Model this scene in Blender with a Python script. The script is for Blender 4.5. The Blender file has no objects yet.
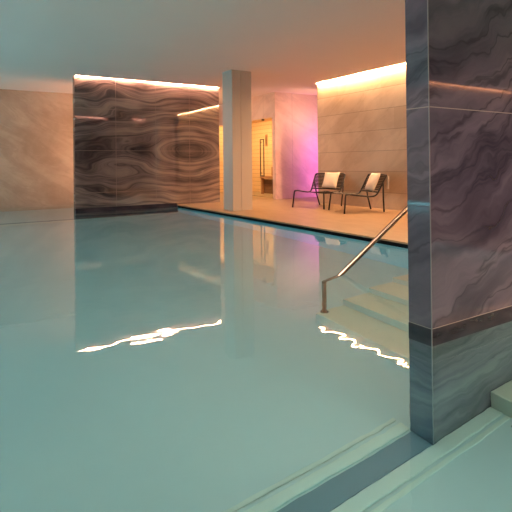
import bpy, bmesh, math, random
from mathutils import Vector, Matrix
random.seed(4)
C = bpy.context.scene.collection
S = bpy.context.scene

# ------------------------------------------------------------------ helpers
def link(name, bm, mat, parent=None, smooth=False):
    me = bpy.data.meshes.new(name)
    bmesh.ops.recalc_face_normals(bm, faces=bm.faces[:])
    bm.to_mesh(me); bm.free()
    for p in me.polygons: p.use_smooth = smooth
    o = bpy.data.objects.new(name, me); C.objects.link(o)
    if mat: me.materials.append(mat)
    if parent: o.parent = parent
    return o

def box(bm, x0, x1, y0, y1, z0, z1):
    vs = [bm.verts.new((x, y, z)) for x in (x0, x1) for y in (y0, y1) for z in (z0, z1)]
    for f in ((0,1,3,2),(4,6,7,5),(0,4,5,1),(2,3,7,6),(0,2,6,4),(1,5,7,3)):
        bm.faces.new([vs[i] for i in f])

def boxes(*bs, bevel=0):
    bm = bmesh.new()
    for b in bs: box(bm, *b)
    if bevel:
        bmesh.ops.bevel(bm, geom=bm.edges[:], offset=bevel, segments=2, affect='EDGES', profile=0.5)
    return bm

def smooth_path(pts, rad, n=6):
    """round the corners of a polyline"""
    pts = [Vector(p) for p in pts]; out = [pts[0]]
    for i in range(1, len(pts)-1):
        a, b, c = pts[i-1], pts[i], pts[i+1]
        r = rad[i] if isinstance(rad, (list, tuple)) else rad
        d1 = min(r, (a-b).length*.49); d2 = min(r, (c-b).length*.49)
        p0 = b+(a-b).normalized()*d1; p2 = b+(c-b).normalized()*d2
        for k in range(n+1):
            t = k/n
            out.append(p0*(1-t)**2 + b*2*t*(1-t) + p2*t*t)
    out.append(pts[-1]); return out

def tube(bm, pts, r, seg=10, sq=None):
    """sweep a circle (or a rectangle sq=(half width, half height)) along pts"""
    pts = [Vector(p) for p in pts]; rings = []
    up = Vector((0, 0, 1)); prev = None
    for i, p in enumerate(pts):
        t = (pts[min(i+1, len(pts)-1)] - pts[max(i-1, 0)]).normalized()
        if prev is None:
            a = t.orthogonal() if abs(t.z) > .95 else t.cross(up)
            a.normalize()
        else:
            a = (prev - t*prev.dot(t)).normalized()
        prev = a; b = t.cross(a)
        if sq:
            prof = [(sq[0], sq[1]), (-sq[0], sq[1]), (-sq[0], -sq[1]), (sq[0], -sq[1])]
        else:
            prof = [(r*math.cos(2*math.pi*k/seg), r*math.sin(2*math.pi*k/seg)) for k in range(seg)]
        rings.append([bm.verts.new(p + a*u + b*v) for u, v in prof])
    n = len(rings[0])
    for i in range(len(rings)-1):
        for k in range(n):
            bm.faces.new((rings[i][k], rings[i][(k+1) % n], rings[i+1][(k+1) % n], rings[i+1][k]))
    bm.faces.new(rings[0][::-1]); bm.faces.new(rings[-1])

def thing(name, label, cat, loc=(0, 0, 0), rotz=0, group=None):
    o = bpy.data.objects.new(name, None); C.objects.link(o)
    o.location = loc; o.rotation_euler = (0, 0, rotz); o.empty_display_size = .1
    o['label'] = label; o['category'] = cat
    if group: o['group'] = group
    return o

def tag(o, label, cat, group=None, kind=None):
    o['label'] = label; o['category'] = cat
    if group: o['group'] = group
    if kind: o['kind'] = kind
    return o

def struct(name, bm, m, label=None, cat=None):
    o = link(name, bm, m); o['kind'] = 'structure'
    if label: o['label'] = label
    if cat: o['category'] = cat
    return o

# ------------------------------------------------------------------ materials
class NT:
    def __init__(s, name):
        s.m = bpy.data.materials.new(name); s.m.use_nodes = True
        s.t = s.m.node_tree; s.t.nodes.clear()
        s.out = s.t.nodes.new('ShaderNodeOutputMaterial')
    def node(s, typ, **kw):
        n = s.t.nodes.new(typ)
        for k, v in kw.items(): setattr(n, k, v)
        return n
    def put(s, sock, v):
        if isinstance(v, bpy.types.NodeSocket): s.t.links.new(v, sock)
        else: sock.default_value = v
    def math(s, op, a, b=0.0, c=0.0, clamp=False):
        n = s.node('ShaderNodeMath', operation=op, use_clamp=clamp)
        s.put(n.inputs[0], a); s.put(n.inputs[1], b); s.put(n.inputs[2], c)
        return n.outputs[0]
    def pos(s):
        g = s.node('ShaderNodeNewGeometry'); x = s.node('ShaderNodeSeparateXYZ')
        s.t.links.new(g.outputs['Position'], x.inputs[0])
        return x.outputs[0], x.outputs[1], x.outputs[2]
    def obj(s):
        g = s.node('ShaderNodeTexCoord'); x = s.node('ShaderNodeSeparateXYZ')
        s.t.links.new(g.outputs['Object'], x.inputs[0])
        return x.outputs[0], x.outputs[1], x.outputs[2]
    def vec(s, x, y, z):
        n = s.node('ShaderNodeCombineXYZ')
        for i, v in enumerate((x, y, z)): s.put(n.inputs[i], v)
        return n.outputs[0]
    def noise(s, v, scale, detail=4, rough=.55, dist=0):
        n = s.node('ShaderNodeTexNoise'); s.put(n.inputs['Vector'], v)
        n.inputs['Scale'].default_value = scale; n.inputs['Detail'].default_value = detail
        n.inputs['Roughness'].default_value = rough; n.inputs['Distortion'].default_value = dist
        return n.outputs[0]
    def ramp(s, f, stops):
        n = s.node('ShaderNodeValToRGB'); s.put(n.inputs[0], f)
        e = n.color_ramp.elements
        while len(e) < len(stops): e.new(.5)
        for i, (p, c) in enumerate(stops):
            e[i].position = p; e[i].color = (*c, 1) if len(c) == 3 else c
        return n.outputs[0]
    def mix(s, f, a, b):
        n = s.node('ShaderNodeMix', data_type='RGBA')
        s.put(n.inputs[0], f)
        s.put(n.inputs[6], a if isinstance(a, bpy.types.NodeSocket) else (*a, 1))
        s.put(n.inputs[7], b if isinstance(b, bpy.types.NodeSocket) else (*b, 1))
        return n.outputs[2]
    def line(s, v, at, hw):
        """1 where |v-at| < hw"""
        return s.math('LESS_THAN', s.math('ABSOLUTE', s.math('SUBTRACT', v, at)), hw)
    def pbr(s, col, rough=.5, metal=0, spec=.5, bump=None, bstr=.1, bdist=.01, ior=None):
        b = s.node('ShaderNodeBsdfPrincipled')
        s.put(b.inputs['Base Color'], col if isinstance(col, bpy.types.NodeSocket) else (*col, 1))
        s.put(b.inputs['Roughness'], rough); s.put(b.inputs['Metallic'], metal)
        b.inputs['Specular IOR Level'].default_value = spec
        if ior: b.inputs['IOR'].default_value = ior
        if bump is not None:
            n = s.node('ShaderNodeBump'); n.inputs['Strength'].default_value = bstr
            n.inputs['Distance'].default_value = bdist; s.put(n.inputs['Height'], bump)
            s.t.links.new(n.outputs[0], b.inputs['Normal'])
        s.t.links.new(b.outputs[0], s.out.inputs[0])
        return s.m

def plain(name, col, rough=.5, metal=0, spec=.5):
    n = NT(name); x, y, z = n.obj()
    f = n.noise(n.vec(x, y, z), 6, 3)
    c = n.mix(f, tuple(v*.92 for v in col), tuple(min(1, v*1.08) for v in col))
    return n.pbr(c, rough, metal, spec)

def emis(name, col, st):
    n = NT(name); e = n.node('ShaderNodeEmission')
    e.inputs[0].default_value = (*col, 1); e.inputs[1].default_value = st
    n.t.links.new(e.outputs[0], n.out.inputs[0]); return n.m

def far_marble():
    n = NT('bookmatched dark quartzite'); x, y, z = n.pos()
    u = n.math('ABSOLUTE', n.math('SUBTRACT', n.math('ADD', x, n.math('MULTIPLY', y, .0)), 5.09))
    v = n.math('ABSOLUTE', n.math('SUBTRACT', z, 1.385))
    low = n.noise(n.vec(n.math('MULTIPLY', u, .75), 0.0, n.math('MULTIPLY', v, 1.2)), 1.0, 1, .4)
    uu = n.math('DIVIDE', u, n.math('ADD', 1.0, n.math('MULTIPLY', u, .55)))
    ell = n.math('SQRT', n.math('ADD', n.math('POWER', v, 2.0), n.math('POWER', n.math('MULTIPLY', uu, .52), 2.0)))
    free = n.noise(n.vec(n.math('MULTIPLY', x, .55), 2.0, n.math('MULTIPLY', z, 1.3)), 1.0, 2, .45)
    away = n.math('MINIMUM', u, 1.5)
    F = n.math('ADD', n.math('ADD', ell, n.math('MULTIPLY', n.math('SUBTRACT', low, .5), .35)), n.math('MULTIPLY', n.math('MULTIPLY', n.math('SUBTRACT', free, .5), away), .75))
    fine = n.noise(n.vec(n.math('MULTIPLY', u, .22), n.math('MULTIPLY', F, 5.0), 1.7), 1.5, 8, .68)
    wide = n.noise(n.vec(n.math('MULTIPLY', u, .55), n.math('MULTIPLY', F, 1.5), 7.3), 1.25, 3, .55)
    t = n.math('ADD', n.math('MULTIPLY', fine, .46), n.math('MULTIPLY', wide, .54))
    col = n.ramp(t, [(.36, (.014, .012, .016)), (.42, (.09, .068, .068)), (.50, (.23, .17, .155)), (.60, (.36, .27, .235)), (.75, (.44, .34, .30))])
    w = n.noise(n.vec(n.math('MULTIPLY', u, .12), n.math('MULTIPLY', F, 3.1), 3.1), 1.3, 4, .55)
    vein = n.math('SUBTRACT', 1.0, n.math('MULTIPLY', n.math('ABSOLUTE', n.math('SUBTRACT', w, .5)), 22.0), clamp=True)
    col = n.mix(n.math('MULTIPLY', vein, .6), col, (.016, .013, .018))
    w2 = n.noise(n.vec(n.math('MULTIPLY', u, .16), n.math('MULTIPLY', F, 9.0), 11.0), 1.3, 3, .5)
    vein2 = n.math('SUBTRACT', 1.0, n.math('MULTIPLY', n.math('ABSOLUTE', n.math('SUBTRACT', w2, .5)), 26.0), clamp=True)
    col = n.mix(n.math('MULTIPLY', vein2, .4), col, (.03, .024, .028))
    g = 0
    for xj in (3.24, 4.20, 5.085): 
        g = n.math('MAXIMUM', g, n.line(x, xj, .005))
    for zj in (.44, 1.385, 2.33):
        g = n.math('MAXIMUM', g, n.line(z, zj, .005))
    col = n.mix(n.math('MULTIPLY', g, .75), col, (.32, .23, .20))
    return n.pbr(col, .03, 0, .95)

def near_marble():
    n = NT('polished purple grey quartzite'); x, y, z = n.pos()
    s = n.math('ADD', x, n.math('MULTIPLY', y, -1.3))
    tile = n.math('GREATER_THAN', z, 0.0)
    tilt = n.math('ADD', n.math('MULTIPLY', tile, .34), .12)
    low = n.noise(n.vec(x, y, z), 1.3, 4, .55)
    F = n.math('ADD', n.math('SUBTRACT', z, n.math('MULTIPLY', s, tilt)), n.math('MULTIPLY', n.math('SUBTRACT', low, .5), .75))
    along = n.math('ADD', n.math('MULTIPLY', s, .6), n.math('MULTIPLY', z, .3))
    t1 = n.noise(n.vec(n.math('MULTIPLY', along, .45), n.math('MULTIPLY', F, 3.2), .3), 1.4, 6, .58)
    t2 = n.noise(n.vec(along, F, 5.0), 1.3, 3, .5)
    t = n.math('ADD', n.math('MULTIPLY', t1, .55), n.math('MULTIPLY', t2, .45))
    col = n.ramp(t, [(.35, (.038, .028, .044)), (.46, (.088, .066, .090)), (.54, (.135, .10, .128)), (.67, (.21, .155, .18))])
    w = n.noise(n.vec(n.math('MULTIPLY', along, .5), n.math('MULTIPLY', F, 1.9), 9.0), 1.1, 5, .55)
    vein = n.math('SUBTRACT', 1.0, n.math('MULTIPLY', n.math('ABSOLUTE', n.math('SUBTRACT', w, .52)), 42.0), clamp=True)
    col = n.mix(n.math('MULTIPLY', vein, .6), col, (.02, .017, .027))
    low_tile = n.math('SUBTRACT', 1.0, tile)
    col = n.mix(n.math('MULTIPLY', low_tile, .34), col, n.ramp(t1, [(.35, (.09, .095, .10)), (.5, (.24, .235, .215)), (.65, (.38, .36, .32))]))
    g = n.line(z, 1.364, .0028)
    g = n.math('MAXIMUM', g, n.line(z, .099, .002))
    col = n.mix(n.math('MULTIPLY', g, .75), col, (.42, .32, .28))
    return n.pbr(col, .03, 0, .65)

def stone(name, a, b, c, jz=(), jp=None, off=0, sc=1.0, rough=.45, jcol=.72, blocks=False):
    """warm limestone with soft cloudy veining and thin open joints"""
    n = NT(name); x, y, z = n.pos()
    h = n.math('ADD', x, y)
    cloud = n.noise(n.vec(x, y, z), .9*sc, 5, .6, .4)
    d = n.math('ADD', n.math('MULTIPLY', h, .55), z)
    st = n.noise(n.vec(n.math('MULTIPLY', h, .5), n.math('MULTIPLY', d, 1.3), 2.0), 1.6*sc, 6, .62, .6)
    t = n.math('ADD', n.math('MULTIPLY', cloud, .55), n.math('MULTIPLY', st, .45))
    col = n.ramp(t, [(.40, a), (.5, b), (.60, c)])
    if blocks:
        rz = n.math('FLOOR', n.math('DIVIDE', n.math('SUBTRACT', z, .41), .445))
        rx = n.math('FLOOR', n.math('ADD', n.math('DIVIDE', h, 1.35), n.math('MULTIPLY', rz, .37)))
        wn = n.node('ShaderNodeTexWhiteNoise', noise_dimensions='2D'); n.put(wn.inputs['Vector'], n.vec(rx, rz, 0.0))
        col = n.mix(n.math('MULTIPLY', wn.outputs['Value'], .85), col, a)
    vein = n.math('SUBTRACT', 1.0, n.math('MULTIPLY', n.math('ABSOLUTE', n.math('SUBTRACT', st, .47)), 45.0), clamp=True)
    col = n.mix(n.math('MULTIPLY', vein, .16), col, tuple(v*.62 for v in a))
    g = 0.0
    for zj in jz: g = n.math('MAXIMUM', g, n.line(z, zj, .005))
    if jp:
        k = n.math('ABSOLUTE', n.math('SUBTRACT', n.math('FRACT', n.math('DIVIDE', n.math('ADD', h, off), jp)), .5))
        g = n.math('MAXIMUM', g, n.math('LESS_THAN', k, .004/jp))
    if jz or jp: col = n.mix(n.math('MULTIPLY', g, jcol), col, tuple(v*.5 for v in a))
    return n.pbr(col, rough, 0, .4, bump=st, bstr=.08, bdist=.01)

def deck_stone():
    n = NT('warm stone deck tiles'); x, y, z = n.pos()
    cl = n.noise(n.vec(n.math('MULTIPLY', x, 2.6), y, z), 2.2, 5, .6)
    col = n.ramp(cl, [(.3, (.27, .185, .107)), (.6, (.335, .232, .137))])
    fx = n.math('ABSOLUTE', n.math('SUBTRACT', n.math('FRACT', n.math('DIVIDE', n.math('SUBTRACT', x, 4.8), .60)), .5))
    fy = n.math('ABSOLUTE', n.math('SUBTRACT', n.math('FRACT', n.math('DIVIDE', y, 1.2)), .5))
    g = n.math('MAXIMUM', n.math('GREATER_THAN', fx, .494), n.math('GREATER_THAN', fy, .497))
    col = n.mix(n.math('MULTIPLY', g, .65), col, (.28, .19, .13))
    return n.pbr(col, .38, 0, .4)

def wood(name, a, b, axis='z', board=.1):
    n = NT(name); x, y, z = n.pos()
    q = z if axis == 'z' else y
    h = n.math('ADD', x, y)
    k = n.math('DIVIDE', q, board)
    idn = n.noise(n.vec(0.0, n.math('FLOOR', k), 0.0), 3.7, 1)
    gr = n.noise(n.vec(n.math('MULTIPLY', h, .6), n.math('MULTIPLY', q, 14.0), idn), 1.5, 5, .6)
    col = n.ramp(n.math('ADD', n.math('MULTIPLY', idn, .6), n.math('MULTIPLY', gr, .4)), [(.3, a), (.65, b)])
    g = n.math('LESS_THAN', n.math('FRACT', k), .09)
    col = n.mix(n.math('MULTIPLY', g, .6), col, tuple(v*.35 for v in a))
    return n.pbr(col, .5, 0, .3)

def plaster(name, col):
    n = NT(name); x, y, z = n.pos()
    f = n.noise(n.vec(x, y, z), .7, 3)
    c = n.mix(f, tuple(v*.97 for v in col), tuple(min(1, v*1.03) for v in col))
    return n.pbr(c, .75, 0, .2)

def pool_tile(name, a, b):
    n = NT(name); x, y, z = n.pos()
    f = n.noise(n.vec(x, y, z), .8, 4, .6)
    f2 = n.noise(n.vec(x, y, z), 9, 3)
    c = n.mix(n.math('ADD', n.math('MULTIPLY', f, .8), n.math('MULTIPLY', f2, .2)), a, b)
    return n.pbr(c, .5, 0, .3)

def water():
    n = NT('pool water'); x, y, z = n.pos()
    g = n.node('ShaderNodeBsdfGlass'); g.inputs['IOR'].default_value = 1.333
    g.inputs['Roughness'].default_value = 0.0; g.inputs[0].default_value = (1, 1, 1, 1)
    a = n.noise(n.vec(x, n.math('MULTIPLY', y, 1.3), 0.0), 3.2, 2, .5, .3)
    b = n.noise(n.vec(x, n.math('MULTIPLY', y, 1.2), 4.0), 9.0, 1, .4)
    h = n.math('ADD', n.math('MULTIPLY', a, 1.0), n.math('MULTIPLY', b, .36))
    bp = n.node('ShaderNodeBump'); bp.inputs['Strength'].default_value = 1.0
    bp.inputs['Distance'].default_value = WAVE
    n.put(bp.inputs['Height'], h); n.t.links.new(bp.outputs[0], g.inputs['Normal'])
    n.t.links.new(g.outputs[0], n.out.inputs['Surface'])
    v = n.node('ShaderNodeVolumeAbsorption'); v.inputs[0].default_value = ABS_COL; v.inputs[1].default_value = ABS_DEN
    n.t.links.new(v.outputs[0], n.out.inputs['Volume'])
    return n.m

WAVE = .0012
ABS_COL = (.10, .79, .90, 1); ABS_DEN = .25

M_far = far_marble(); M_near = near_marble()
M_plinth = NT('dark plinth tile'); _x, _y, _z = M_plinth.pos()
M_plinth = M_plinth.pbr(M_plinth.ramp(M_plinth.noise(M_plinth.vec(_x, _y, M_plinth.math('MULTIPLY', _z, 3.0)), 3, 5), [(.3, (.022, .016, .024)), (.7, (.065, .045, .055))]), .12, 0, .5)
M_beige = stone('beige limestone', (.50, .38, .27), (.60, .48, .36), (.68, .56, .43), (.41, .855, 1.30, 1.745, 2.19, 2.635), None, 0, blocks=True)
M_back = stone('veined tan limestone', (.41, .285, .205), (.49, .35, .26), (.58, .43, .33), (), None, .2, 1.1)
M_pink = stone('pale travertine', (.60, .42, .36), (.70, .51, .44), (.76, .58, .50), (), 1.2, .55)
M_deck = deck_stone()
M_ceil = plaster('white painted ceiling', (.87, .725, .67))
M_col = plaster('pale grey column cladding', (.58, .52, .465))
M_pool = pool_tile('pale pool tile', (.66, .69, .66), (.76, .78, .74))
M_side = pool_tile('turquoise pool side tile', (.40, .66, .66), (.48, .74, .74))
M_step = pool_tile('cream pool step stone', (.72, .63, .48), (.82, .73, .57))
M_curb = pool_tile('cream pool border stone', (.78, .76, .66), (.86, .83, .73))
M_band = pool_tile('slate blue floor band', (.15, .21, .25), (.20, .27, .31))
M_black = plain('black overflow slot', (.004, .004, .005), .7, 0, .1)
M_steel = plain('brushed bronze steel', (.24, .185, .145), .36, 1)
M_trim = plain('satin corner metal', (.30, .25, .25), .4, .6)
M_iron = plain('black powder coated steel', (.012, .011, .011), .4)
M_cord = plain('dark brown strap', (.045, .034, .026), .7)
M_cush = plain('off white linen', (.70, .62, .53), .9, 0, .1)
M_wood = wood('pale sauna boards', (.64, .41, .20), (.78, .53, .29), 'z', .14)
M_bench = wood('reddish sauna bench timber', (.34, .16, .075), (.42, .21, .10), 'y', .12)
M_bench_shade = wood('bench timber with painted shade', (.15, .075, .04), (.2, .10, .055), 'z', .2)  # darker copy of the bench timber, shade under the seat in its colour
M_dark = plain('dark metal', (.05, .035, .025), .4, .5)
M_led = emis('warm led strip', (1.0, .525, .25), 700)

# ------------------------------------------------------------------ layout numbers (metres, z = 0 is the water)
YN0, YN1, XN = 1.801, 1.963, 2.308          # near partition wall: front, back, free end
YF0, YF1, XF0, XF1 = 11.14, 11.32, 2.335, 5.925   # far dark wall
XE = 4.73                                    # pool edge along the deck
ZD = .062                                    # deck top
ZC = 3.03                                   # ceiling
FL = -1.17                                   # pool floor
XB = 7.77                                    # beige wall face
XS, YS = 7.62, 11.04                         # sauna block corner

# ------------------------------------------------------------------ pool shell and decks
struct('floor', boxes((-6, 14, -4.4, 17, FL-.3, FL)), M_pool, 'pale pool floor under the water', 'floor')
# floor bands under the partition lines with their pale borders
struct('trim_1', boxes((-6, XN, YN0+.01, YN1-.01, FL-.002, FL+.004)), M_band, 'dark blue floor band leading to the near marble wall', 'floor band')
struct('trim_2', boxes((-6, 2.86, YN0-.085, YN0-.002, FL, FL+.02), (-6, 2.86, YN0-.135, YN0-.105, FL, FL+.012), bevel=.006), M_curb, 'pale border strip along the front of the near marble wall', 'border')
struct('trim_3', boxes((-6, XN, YN1+.0, YN1+.07, FL, FL+.02), (-6, XN, YN1+.10, YN1+.13, FL, FL+.012), bevel=.006), M_curb, 'pale border strip on the pool side of the dark floor band', 'border')
struct('trim_4', boxes((-6, XF0-.003, YF0+.02, YF1-.02, FL-.002, FL+.004)), M_band, 'dark floor band leading to the far marble wall', 'floor band')
struct('trim_5', boxes((-6, XE-.003, YF0-.30, YF0-.003, FL, FL+.03), bevel=.006), M_curb, 'pale border along the foot of the far marble wall', 'border')
# pool side walls under the deck
NS = 5.35                                    # where the stairs meet the deck
struct('wall_pool', boxes((XE+.03, XE+.25, 3.453, YF0+.003, FL-.02, -.06), (XE+.03, NS+.2, 3.455, 3.65, FL-.02, -.06), (NS, NS+.2, -4.4, 3.46, FL-.02, -.06), (4.9, 5.1, YF0, 13.95, FL-.02, -.06)), M_side, 'pool side wall below the deck edge', 'wall')
# deck slab, with the stair notch
struct('floor_deck', boxes((XE, 14, 3.455, 11.8, ZD-.022, ZD), (4.9, 14, 11.8, 17, ZD-.022, ZD), (NS, 14, -4.4, 3.455, ZD-.022, ZD)), M_deck, 'warm stone deck beside the pool', 'floor')
struct('trim_6', boxes((XE+.012, XE+.12, 3.47, YF0-.001, -.07, ZD-.0215), (XE+.02, NS+.1, 3.467, 3.52, -.07, ZD-.0215)), M_black, 'black overflow slot under the deck edge', 'overflow slot')

# stairs into the pool behind the near wall: treads .34, risers .156
for k in range(7):
    x0 = 2.80+.338*k
    top = -.99+.155*k
    if top > -.02: break
    bm = boxes((x0, NS-.002, YN1+.002, 3.45, FL if k == 0 else top-.154, top), bevel=.008)
    struct('pool_step', bm, M_step, 'submerged cream pool step %s' % ('lowest of the flight under the handrail', 'second from the bottom under the handrail', 'third from the bottom under the handrail', 'fourth from the bottom behind the near wall', 'fifth from the bottom behind the near wall', 'top step behind the near wall', '')[k], 'step')
# steps of the front basin against the near wall
for k in range(3):
    x0 = 2.862+.40*k
    bm = boxes((x0, 5.6, -.6, YN0-.003, FL if k == 0 else -.979+.19*(k-1), -.98+.19*k), bevel=.008)
    struct('pool_step', bm, M_step, ('low pale step at the foot of the near marble wall, bottom right', 'second step of the front basin', 'third step of the front basin')[k], 'step')

# ------------------------------------------------------------------ partition walls
wn = struct('wall_near', boxes((XN, 9.0, YN0, YN1, FL-.1, ZC+.16)), M_near, 'tall polished purple grey marble partition wall in the right foreground', 'wall')
link('plinth', boxes((XN-.0015, 9.0, YN0-.0015, YN1+.0015, 0.0, .096)), M_plinth, wn)['label'] = 'dark band above the waterline'
link('corner_trim', boxes((XN-.0025, XN+.002, YN0-.0025, YN0+.002, FL, ZC)), M_trim, wn)['label'] = 'thin pale metal corner strip'
wf = struct('wall_far', boxes((XF0, XF1, YF0, YF1, FL-.1, ZC+.16)), M_far, 'dark bookmatched marble partition wall at the far side of the pool', 'wall')
link('plinth', boxes((XF0-.0015, XE-.002, YF0-.0015, YF1+.0015, 0.0, .105)), M_plinth, wf)['label'] = 'dark band above the waterline'
struct('wall_back', boxes((-6, 5.1, 13.93, 14.1, FL-.1, ZC+.1)), M_back, 'tan veined stone wall at the back left across the water', 'wall')
struct('wall_right', boxes((XB, XB+.2, 4.2, 9.39, 0, ZC+.16)), M_beige, 'beige stone block wall behind the lounge chairs', 'wall')
struct('wall_rear', boxes((5.1, 14, 16.6, 16.8, 0, ZC+.1), (4.9, 5.1, 14.1, 16.8, 0, ZC+.1)), M_back)
struct('wall_side', boxes((13.8, 14, -4.4, 16.7, 0, ZC+.1)), M_back)
struct('wall_front', boxes((-6, 14, -4.4, -4.2, FL-.1, ZC+.16)), M_back)

# sauna block
struct('wall_purple', boxes((XS, 13.8, YS, YS+.12, ZD, ZC+.05)), M_pink, 'pale stone side wall of the sauna lit purple and pink', 'wall')
struct('wall_sauna', boxes((XS, XS+.12, YS+.12, YS+.14, ZD, 2.34), (XS, XS+.12, YS+.12, 16.6, 2.34, ZC+.05)), M_pink, 'stone panel over the sauna glass front', 'wall')
CB = XS+1.6
struct('wall_cabin', boxes((CB, CB+.1, YS+.12, 16.6, ZD, 2.6), (XS+.125, CB, YS+.121, YS+.16, ZD, 2.6), (XS+.13, CB, 15.2, 15.3, ZD, 2.6)), M_wood, 'pale horizontal wood boards lining the sauna', 'wall')
struct('ceiling_cabin', boxes((XS+.125, CB, YS+.17, 15.2, 2.5, 2.56)), M_wood)

# ------------------------------------------------------------------ ceiling with light slots
SL = .06
def slab(x0, x1, y0, y1): return (x0, x1, y0, y1, ZC, ZC+.06)
# slot rectangles: far wall front, beige wall front, near wall back, front wall
slots = [(XF0, XF1, YF0-SL, YF0), (XB-SL, XB, 4.2, 9.39), (XN, 7.6, YN1, YN1+SL), (6.0, 13.7, -4.2, -4.2+SL),]
xs = sorted({-6, 14} | {v for s in slots for v in s[:2]}); ys = sorted({-4.4, 17} | {v for s in slots for v in s[2:]})
bm = bmesh.new()
for i in range(len(xs)-1):
    for j in range(len(ys)-1):
        cx, cy = (xs[i]+xs[i+1])/2, (ys[j]+ys[j+1])/2
        if any(s[0] < cx < s[1] and s[2] < cy < s[3] for s in slots): continue
        box(bm, *slab(xs[i], xs[i+1], ys[j], ys[j+1]))
box(bm, -6, 14, -4.4, 17, ZC+.16, ZC+.2)
struct('ceiling', bm, M_ceil, 'smooth white painted ceiling with light slots along the walls', 'ceiling')
M_led3 = emis('bright warm led strip', (1.0, .52, .33), 320)
M_led4 = emis('stair side led strip', (1.0, .55, .28), 850)
M_led2 = emis('dim warm led strip', (1.0, .50, .26), 60)
def led(x0, x1, y0, y1, label, m=None, z0=.022):
    o = link('led_strip', boxes((x0, x1, y0, y1, ZC+z0, ZC+z0+.018)), m or M_led)
    tag(o, label, 'light strip'); return o
led(XF0+.02, XF1-.02, YF0-.026, YF0-.006, 'warm glowing light strip above the far dark marble wall', M_led3, .007)
led(XB-.045, XB-.022, 4.23, 9.36, 'warm glowing light strip above the beige wall by the chairs', M_led, .006)
led(4.3, 5.5, YN1+.008, YN1+.03, 'shorter warm light strip behind the near marble wall, above the stairs', M_led4, .006)
led(6.66, 7.2, YN1+.008, YN1+.03, 'short warm light strip at the deck end behind the near marble wall', M_led4, .006)
led(6.1, 13.6, -4.182, -4.158, 'warm light strip mirrored in the near marble wall', M_led2)

# ------------------------------------------------------------------ column
cx, cy = 5.245, 9.04
col = thing('column', 'pale square column at the pool edge in front of the sauna', 'column', (cx, cy, ZD))
link('core', boxes((5.02-cx, 5.476-cx, 8.846-cy, 9.23-cy, 0, ZC-ZD)), M_col, col)
link('cladding_panel', boxes((5.008-cx, 5.217-cx, 8.833-cy, 9.245-cy, 0, ZC-ZD), bevel=.003), M_col, col)
link('cladding_panel', boxes((5.222-cx, 5.488-cx, 8.833-cy, 9.245-cy, 0, ZC-ZD), bevel=.003), M_col, col)

# ------------------------------------------------------------------ sauna glass, bench, fittings
def glass():
    n = NT('clear door glass'); f = n.node('ShaderNodeMath', operation='MULTIPLY_ADD'); lw = n.node('ShaderNodeLayerWeight'); lw.inputs[0].default_value = .5; n.put(f.inputs[0], n.math('POWER', lw.outputs['Facing'], 5.0)); f.inputs[1].default_value = .6; f.inputs[2].default_value = .04
    t = n.node('ShaderNodeBsdfTransparent'); t.inputs[0].default_value = (.96, .97, .95, 1)
    g = n.node('ShaderNodeBsdfGlossy'); g.inputs['Roughness'].default_value = 0
    m = n.node('ShaderNodeMixShader'); n.t.links.new(f.outputs[0], m.inputs[0])
    n.t.links.new(t.outputs[0], m.inputs[1]); n.t.links.new(g.outputs[0], m.inputs[2])
    n.t.links.new(m.outputs[0], n.out.inputs[0]); return n.m
M_glass = glass()
door = bpy.data.objects.new('door_1', None); C.objects.link(door); door.location = (XS+.05, 11.5, ZD); door['kind'] = 'structure'
door['label'] = 'frameless glass sauna door with a long dark bar handle'; door['category'] = 'door'
link('glass_panel', boxes((-.005, .005, -.315, .36, .012, 2.275)), M_glass, door)
for yy in (-.31, .23):
    link('hinge', boxes((-.03, .03, yy-.035, yy+.035, 2.23, 2.275), bevel=.004), M_dark, door)['label'] = 'small dark clamp at the top of the glass'
bm = bmesh.new()
for zz in (.72, 1.6): tube(bm, [(-.006, .29, zz), (-.06, .29, zz)], .011, 8)
tube(bm, smooth_path([(-.06, .2, 1.685), (-.06, .29, 1.685), (-.06, .29, .635), (-.06, .11, .635), (-.06, .11, 1.685), (-.06, .2, 1.685)], .01), .015, 8)
link('door_handle', bm, M_dark, door)['label'] = 'long dark rectangular pull handle'
w = bpy.data.objects.new('window_1', None); C.objects.link(w); w.location = (XS+.05, 13.5, ZD); w['kind'] = 'structure'
w['label'] = 'fixed glass panel of the sauna front beside the column'; w['category'] = 'window'
link('glass_panel', boxes((-.005, .005, -1.63, 3.0, .012, 2.275)), M_glass, w)
bench = thing('sauna_bench', 'wooden sauna bench seen through the glass door', 'bench', (8.9, 12.3, ZD))
link('seat', boxes((-.29, .315, -1.08, 1.09, .50, .59), bevel=.008), M_bench, bench)
for yy in (-1.0, .05, 1.03):
    link('leg', boxes((-.27, -.19, yy-.04, yy+.04, 0, .50), bevel=.004), M_bench, bench)
link('front_slats', boxes((-.17, -.14, -1.08, 1.07, .02, .48)), M_bench_shade, bench)['label'] = 'recessed slats below the seat, shade put into their colour'
tag(link('headrest', boxes((8.85, 9.15, 12.3, 13.08, ZD+.592, ZD+.89), bevel=.02), M_bench), 'wooden backrest block on the sauna bench', 'backrest')
th = thing('thermometer', 'narrow wooden thermometer on the sauna back wall', 'thermometer', (CB-.001, 13.88, 1.85))
link('board', boxes((-.02, 0, -.06, .06, -.2, .2), bevel=.004), M_bench, th)
link('dial', boxes((-.026, -.02, -.02, .02, -.14, .14)), M_dark, th)
tag(link('floor_drain', boxes((XS+.3, XS+.42, 12.2, 13.3, ZD, ZD+.004)), M_dark), 'dark drain slot inside the sauna door', 'drain')

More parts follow.
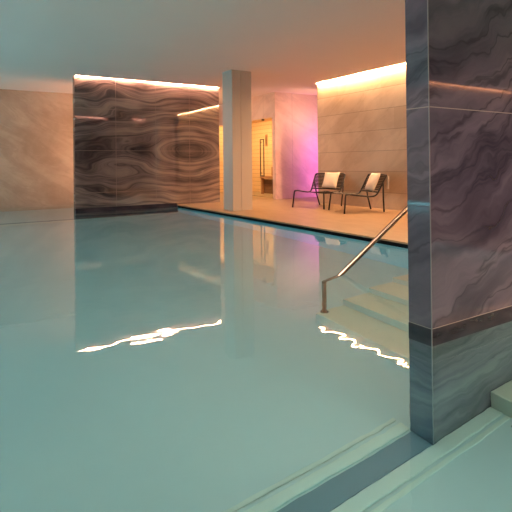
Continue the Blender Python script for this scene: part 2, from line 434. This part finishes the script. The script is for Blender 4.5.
# ------------------------------------------------------------------ handrail
hr = thing('handrail', 'bronze steel handrail rising out of the pool steps', 'handrail', (2.885, 3.42, -.989))
bm = bmesh.new()
tube(bm, [(0, 0, .012), (0, 0, .84)], .021, 14)
post = link('post', bm, M_steel, hr, True)
bm = bmesh.new(); tube(bm, [(0, 0, 0), (0, 0, .012)], .038, 18)
link('foot_flange', bm, M_steel, post)
bm = bmesh.new()
tube(bm, smooth_path([(0, 0, .82), (0, 0, .862), (.20, 0, .989), (1.14, 0, 1.562), (1.75, 0, 1.93), (2.63, 0, 1.93)], [.03, .02, .02, .08, .05]), .023, 14)
link('rail', bm, M_steel, hr, True)
bm = bmesh.new()
tube(bm, [(2.61, 0, 1.93), (2.61, 0, 1.053)], .021, 14)
link('post', bm, M_steel, hr, True)

# ------------------------------------------------------------------ lounge chairs: local frame, front = -x, origin between the feet
def lounge_chair(label, loc, rz):
    t = thing('lounge_chair', label, 'chair', loc, rz, 'lounge chairs on the deck')
    W = .39; r = .0165
    fx, bx = -.45, .445          # front / rear foot
    def side(s):
        return [(-.405, s*W, .365), (-.30, s*W, .375), (-.10, s*W, .34), (.12, s*W*.98, .315), (.235, s*W*1.0, .335), (.30, s*W*1.02, .45), (.455, s*W*1.04, .738)]
    L = smooth_path(side(1), .09); R_ = smooth_path(side(-1), .09)
    bm = bmesh.new()
    path = smooth_path(side(1)[:-1]+[(.455, W*1.04, .738), (.455, -W*1.04, .738)]+side(-1)[:-1][::-1], [.05, .05, .09, .09, .09, .09, .05, .05, .09, .09, .09, .09, .05, .05])
    tube(bm, path, r, 10)
    link('frame', bm, M_iron, t, True)
    bm = bmesh.new()
    tube(bm, [(.272, -W*1.01, .40), (.272, W*1.01, .40)], r, 8)
    link('cross_rail', bm, M_iron, t, True)
    for s in (1, -1):
        bm = bmesh.new(); tube(bm, smooth_path([(-.36, s*W, .372), (-.408, s*W, .372), (fx, s*(W+.03), 0)], .03), r, 10); link('leg', bm, M_iron, t, True)
    for s in (1, -1):
        bm = bmesh.new(); tube(bm, [(.378, s*W*1.035, .575), (.405, s*W*.90, .25), (bx, s*W*.76, 0)], r, 10); link('leg', bm, M_iron, t, True)
    # straps wound across the seat and the back
    bm = bmesh.new()
    for i in range(15):
        k = i/14; x = -.37+k*.56
        z = .374 if x < -.30 else (.375-(x+.30)*.175 if x < -.10 else .34-(x+.10)*.1136)
        tube(bm, [(x, -W*.99, z), (x, 0, z-.022), (x, W*.99, z)], .008, 6, sq=(.013, .003))
    link('seat', bm, M_cord, t)['label'] = 'dark woven straps of the seat'
    bm = bmesh.new()
    for i in range(9):
        k = i/8; x = .31+k*.13; z = .45+k*.255
        tube(bm, [(x, -W*1.03, z), (x+.012, 0, z-.004), (x, W*1.03, z)], .008, 6, sq=(.003, .0125))
    link('backrest', bm, M_cord, t)['label'] = 'dark horizontal straps of the backrest'
    return t

def cushion(label, parent_loc, rz, yoff, w=.40, h=.40):
    bm = bmesh.new(); n = 12; grid = {}
    for sgn in (1, -1):
        for i in range(n+1):
            for j in range(n+1):
                a = i/n*2-1; b = j/n*2-1
                edge = (1-abs(a)**2.6)*(1-abs(b)**2.6)
                if sgn == -1 and edge < 1e-6: grid[(sgn, i, j)] = grid[(1, i, j)]; continue
                pinch = 1-.07*(abs(a*b))**0 * (1-abs(a)**2)*0
                th = .055*max(edge, 0)**.42
                wob = .006*math.sin(3.1*a+5*b*b)
                grid[(sgn, i, j)] = bm.verts.new((sgn*th+wob*edge, a*w/2*(1-.05*(1-b*b)), b*h/2*(1-.05*(1-a*a))))
        for i in range(n):
            for j in range(n):
                f = [grid[(sgn, i, j)], grid[(sgn, i+1, j)], grid[(sgn, i+1, j+1)], grid[(sgn, i, j+1)]]
                bm.faces.new(f if sgn == 1 else f[::-1])
    o = link('cushion', bm, M_cush, None, True)
    tag(o, label, 'cushion', 'white cushions on the lounge chairs')
    m = Matrix.Translation(parent_loc) @ Matrix.Rotation(rz, 4, 'Z') @ Matrix.Translation((.312, yoff, .592)) @ Matrix.Rotation(math.radians(25), 4, 'Y')
    o.matrix_world = m
    return o

c1, r1 = (7.05, 8.485, ZD), math.radians(16)
c2, r2 = (7.01, 7.25, ZD), math.radians(-20)
lounge_chair('black strap lounge chair on the left, nearer the purple wall', c1, r1)
lounge_chair('black strap lounge chair on the right, nearer the foreground marble wall', c2, r2)
cushion('white cushion leaning on the left lounge chair, near the purple wall', c1, r1, -.10)
cushion('white cushion leaning on the right lounge chair, near the marble wall', c2, r2, -.07)
# white towel end hanging behind the right chair
bm = boxes((.478, .490, -.43, -.35, .46, .715), bevel=.004)
tw = tag(link('hand_towel', bm, M_cush), 'small white towel hanging behind the right lounge chair', 'towel')
tw.matrix_world = Matrix.Translation(c2) @ Matrix.Rotation(r2, 4, 'Z')

# floor outlets in the front basin
for i, (x, y, lb) in enumerate(((2.80, 1.62, 'small dark floor outlet beside the low step'), (2.60, 1.33, 'small dark floor outlet at the bottom right edge'))):
    bm = bmesh.new(); bmesh.ops.create_cone(bm, cap_ends=True, segments=16, radius1=.009, radius2=.007, depth=.008)
    o = tag(link('floor_outlet', bm, M_dark), lb, 'outlet', 'floor outlets'); o.location = (x, y, FL+.004)

# ------------------------------------------------------------------ water
wt = tag(link('pool_water', boxes((-6, 5.75, -4.2, 14.0, FL-.02, 0.0)), water()), 'clear calm teal pool water', 'water', kind='structure')

# ------------------------------------------------------------------ lights
def area(name, loc, rot, sx, sy, e, col):
    d = bpy.data.lights.new(name, 'AREA'); d.shape = 'RECTANGLE'; d.size = sx; d.size_y = sy; d.energy = e; d.color = col
    if 'downlight' in name: d.spread = math.radians(115)
    o = bpy.data.objects.new(name, d); C.objects.link(o); o.location = loc; o.rotation_euler = rot; return o
R = math.radians
area('pool_fill_left', (-5.6, 9.6, -.6), (R(90), 0, R(-97)), 6, .6, 290, (.30, .88, 1))  # unseen fill added under water to light the far pool teal
area('pool_fill_front', (3.4, -3.6, -.5), (R(90), 0, R(0)), 4, .6, 120, (1, .84, .68))  # added warm underwater fill, out of frame, brightens the front basin
area('stair_fill_downlight', (2.55, 2.75, ZC-.01), (0, 0, 0), 1.1, .8, 100, (1, .84, .68))  # unseen overhead panel added to lighten the pool floor by the stairs
area('basin_fill_downlight', (2.9, -.3, ZC-.01), (0, 0, 0), 1.1, .8, 120, (1, .76, .60))  # second added overhead panel, lifts the front basin and near wall
area('colour_lamp', (9.2, 10.3, 1.1), (R(90), 0, R(0)), .3, 1.9, 16, (.95, .22, .95))
area('sauna_lamp', (XS+.22, 13.1, 2.48), (0, R(-20), 0), .12, 3.6, 110, (1, .66, .32))
area('passage_fill', (3.6, 12.2, 1.6), (R(90), 0, R(30)), 1.4, 2.2, 44, (1, .50, .26))  # added fill hidden behind the far wall, warms the back wall
area('corridor_fill', (8.75, 9.9, 2.4), (R(75), 0, R(25)), .3, .3, 17, (1, .52, .36))  # unseen fill added behind the beige wall to warm the purple wall
area('lobby_fill', (5.3, 12.6, 1.9), (R(90), 0, R(-90)), 1.2, 1.8, 40, (1, .58, .33))  # added fill out of sight behind the far wall, warms the sauna front
w_ = bpy.data.worlds.new('daylight'); S.world = w_; w_.use_nodes = True
bg = w_.node_tree.nodes['Background']; bg.inputs[0].default_value = (1, .87, .80, 1); bg.inputs[1].default_value = .84

# ------------------------------------------------------------------ camera
f, cyp, t, ro, pi_ = 484.46, 161.688, 1.0068347, -.010955, .0041927
F = Vector((math.cos(t)*math.cos(pi_), math.sin(t)*math.cos(pi_), math.sin(pi_)))
Rv = Vector((math.sin(t), -math.cos(t), 0)); U = Rv.cross(F)
R2 = Rv*math.cos(ro)+U*math.sin(ro); U2 = U*math.cos(ro)-Rv*math.sin(ro)
cam = bpy.data.cameras.new('camera'); co = bpy.data.objects.new('camera', cam); C.objects.link(co)
mw = Matrix((R2, U2, -F)).transposed().to_4x4(); mw.translation = (0, 0, 1.05); co.matrix_world = mw
cam.sensor_width = 36; cam.lens = f/512*36; cam.shift_y = -(256-cyp)/512; cam.clip_start = .05
S.camera = co

S.view_settings.view_transform = 'Standard'; S.view_settings.look = 'None'
S.view_settings.gamma = 1; S.view_settings.use_curve_mapping = False; S.view_settings.exposure = 0.1
S.cycles.use_denoising = True; S.cycles.sample_clamp_indirect = 6; S.cycles.max_bounces = 14
S.cycles.transmission_bounces = 12; S.cycles.glossy_bounces = 6; S.cycles.diffuse_bounces = 5
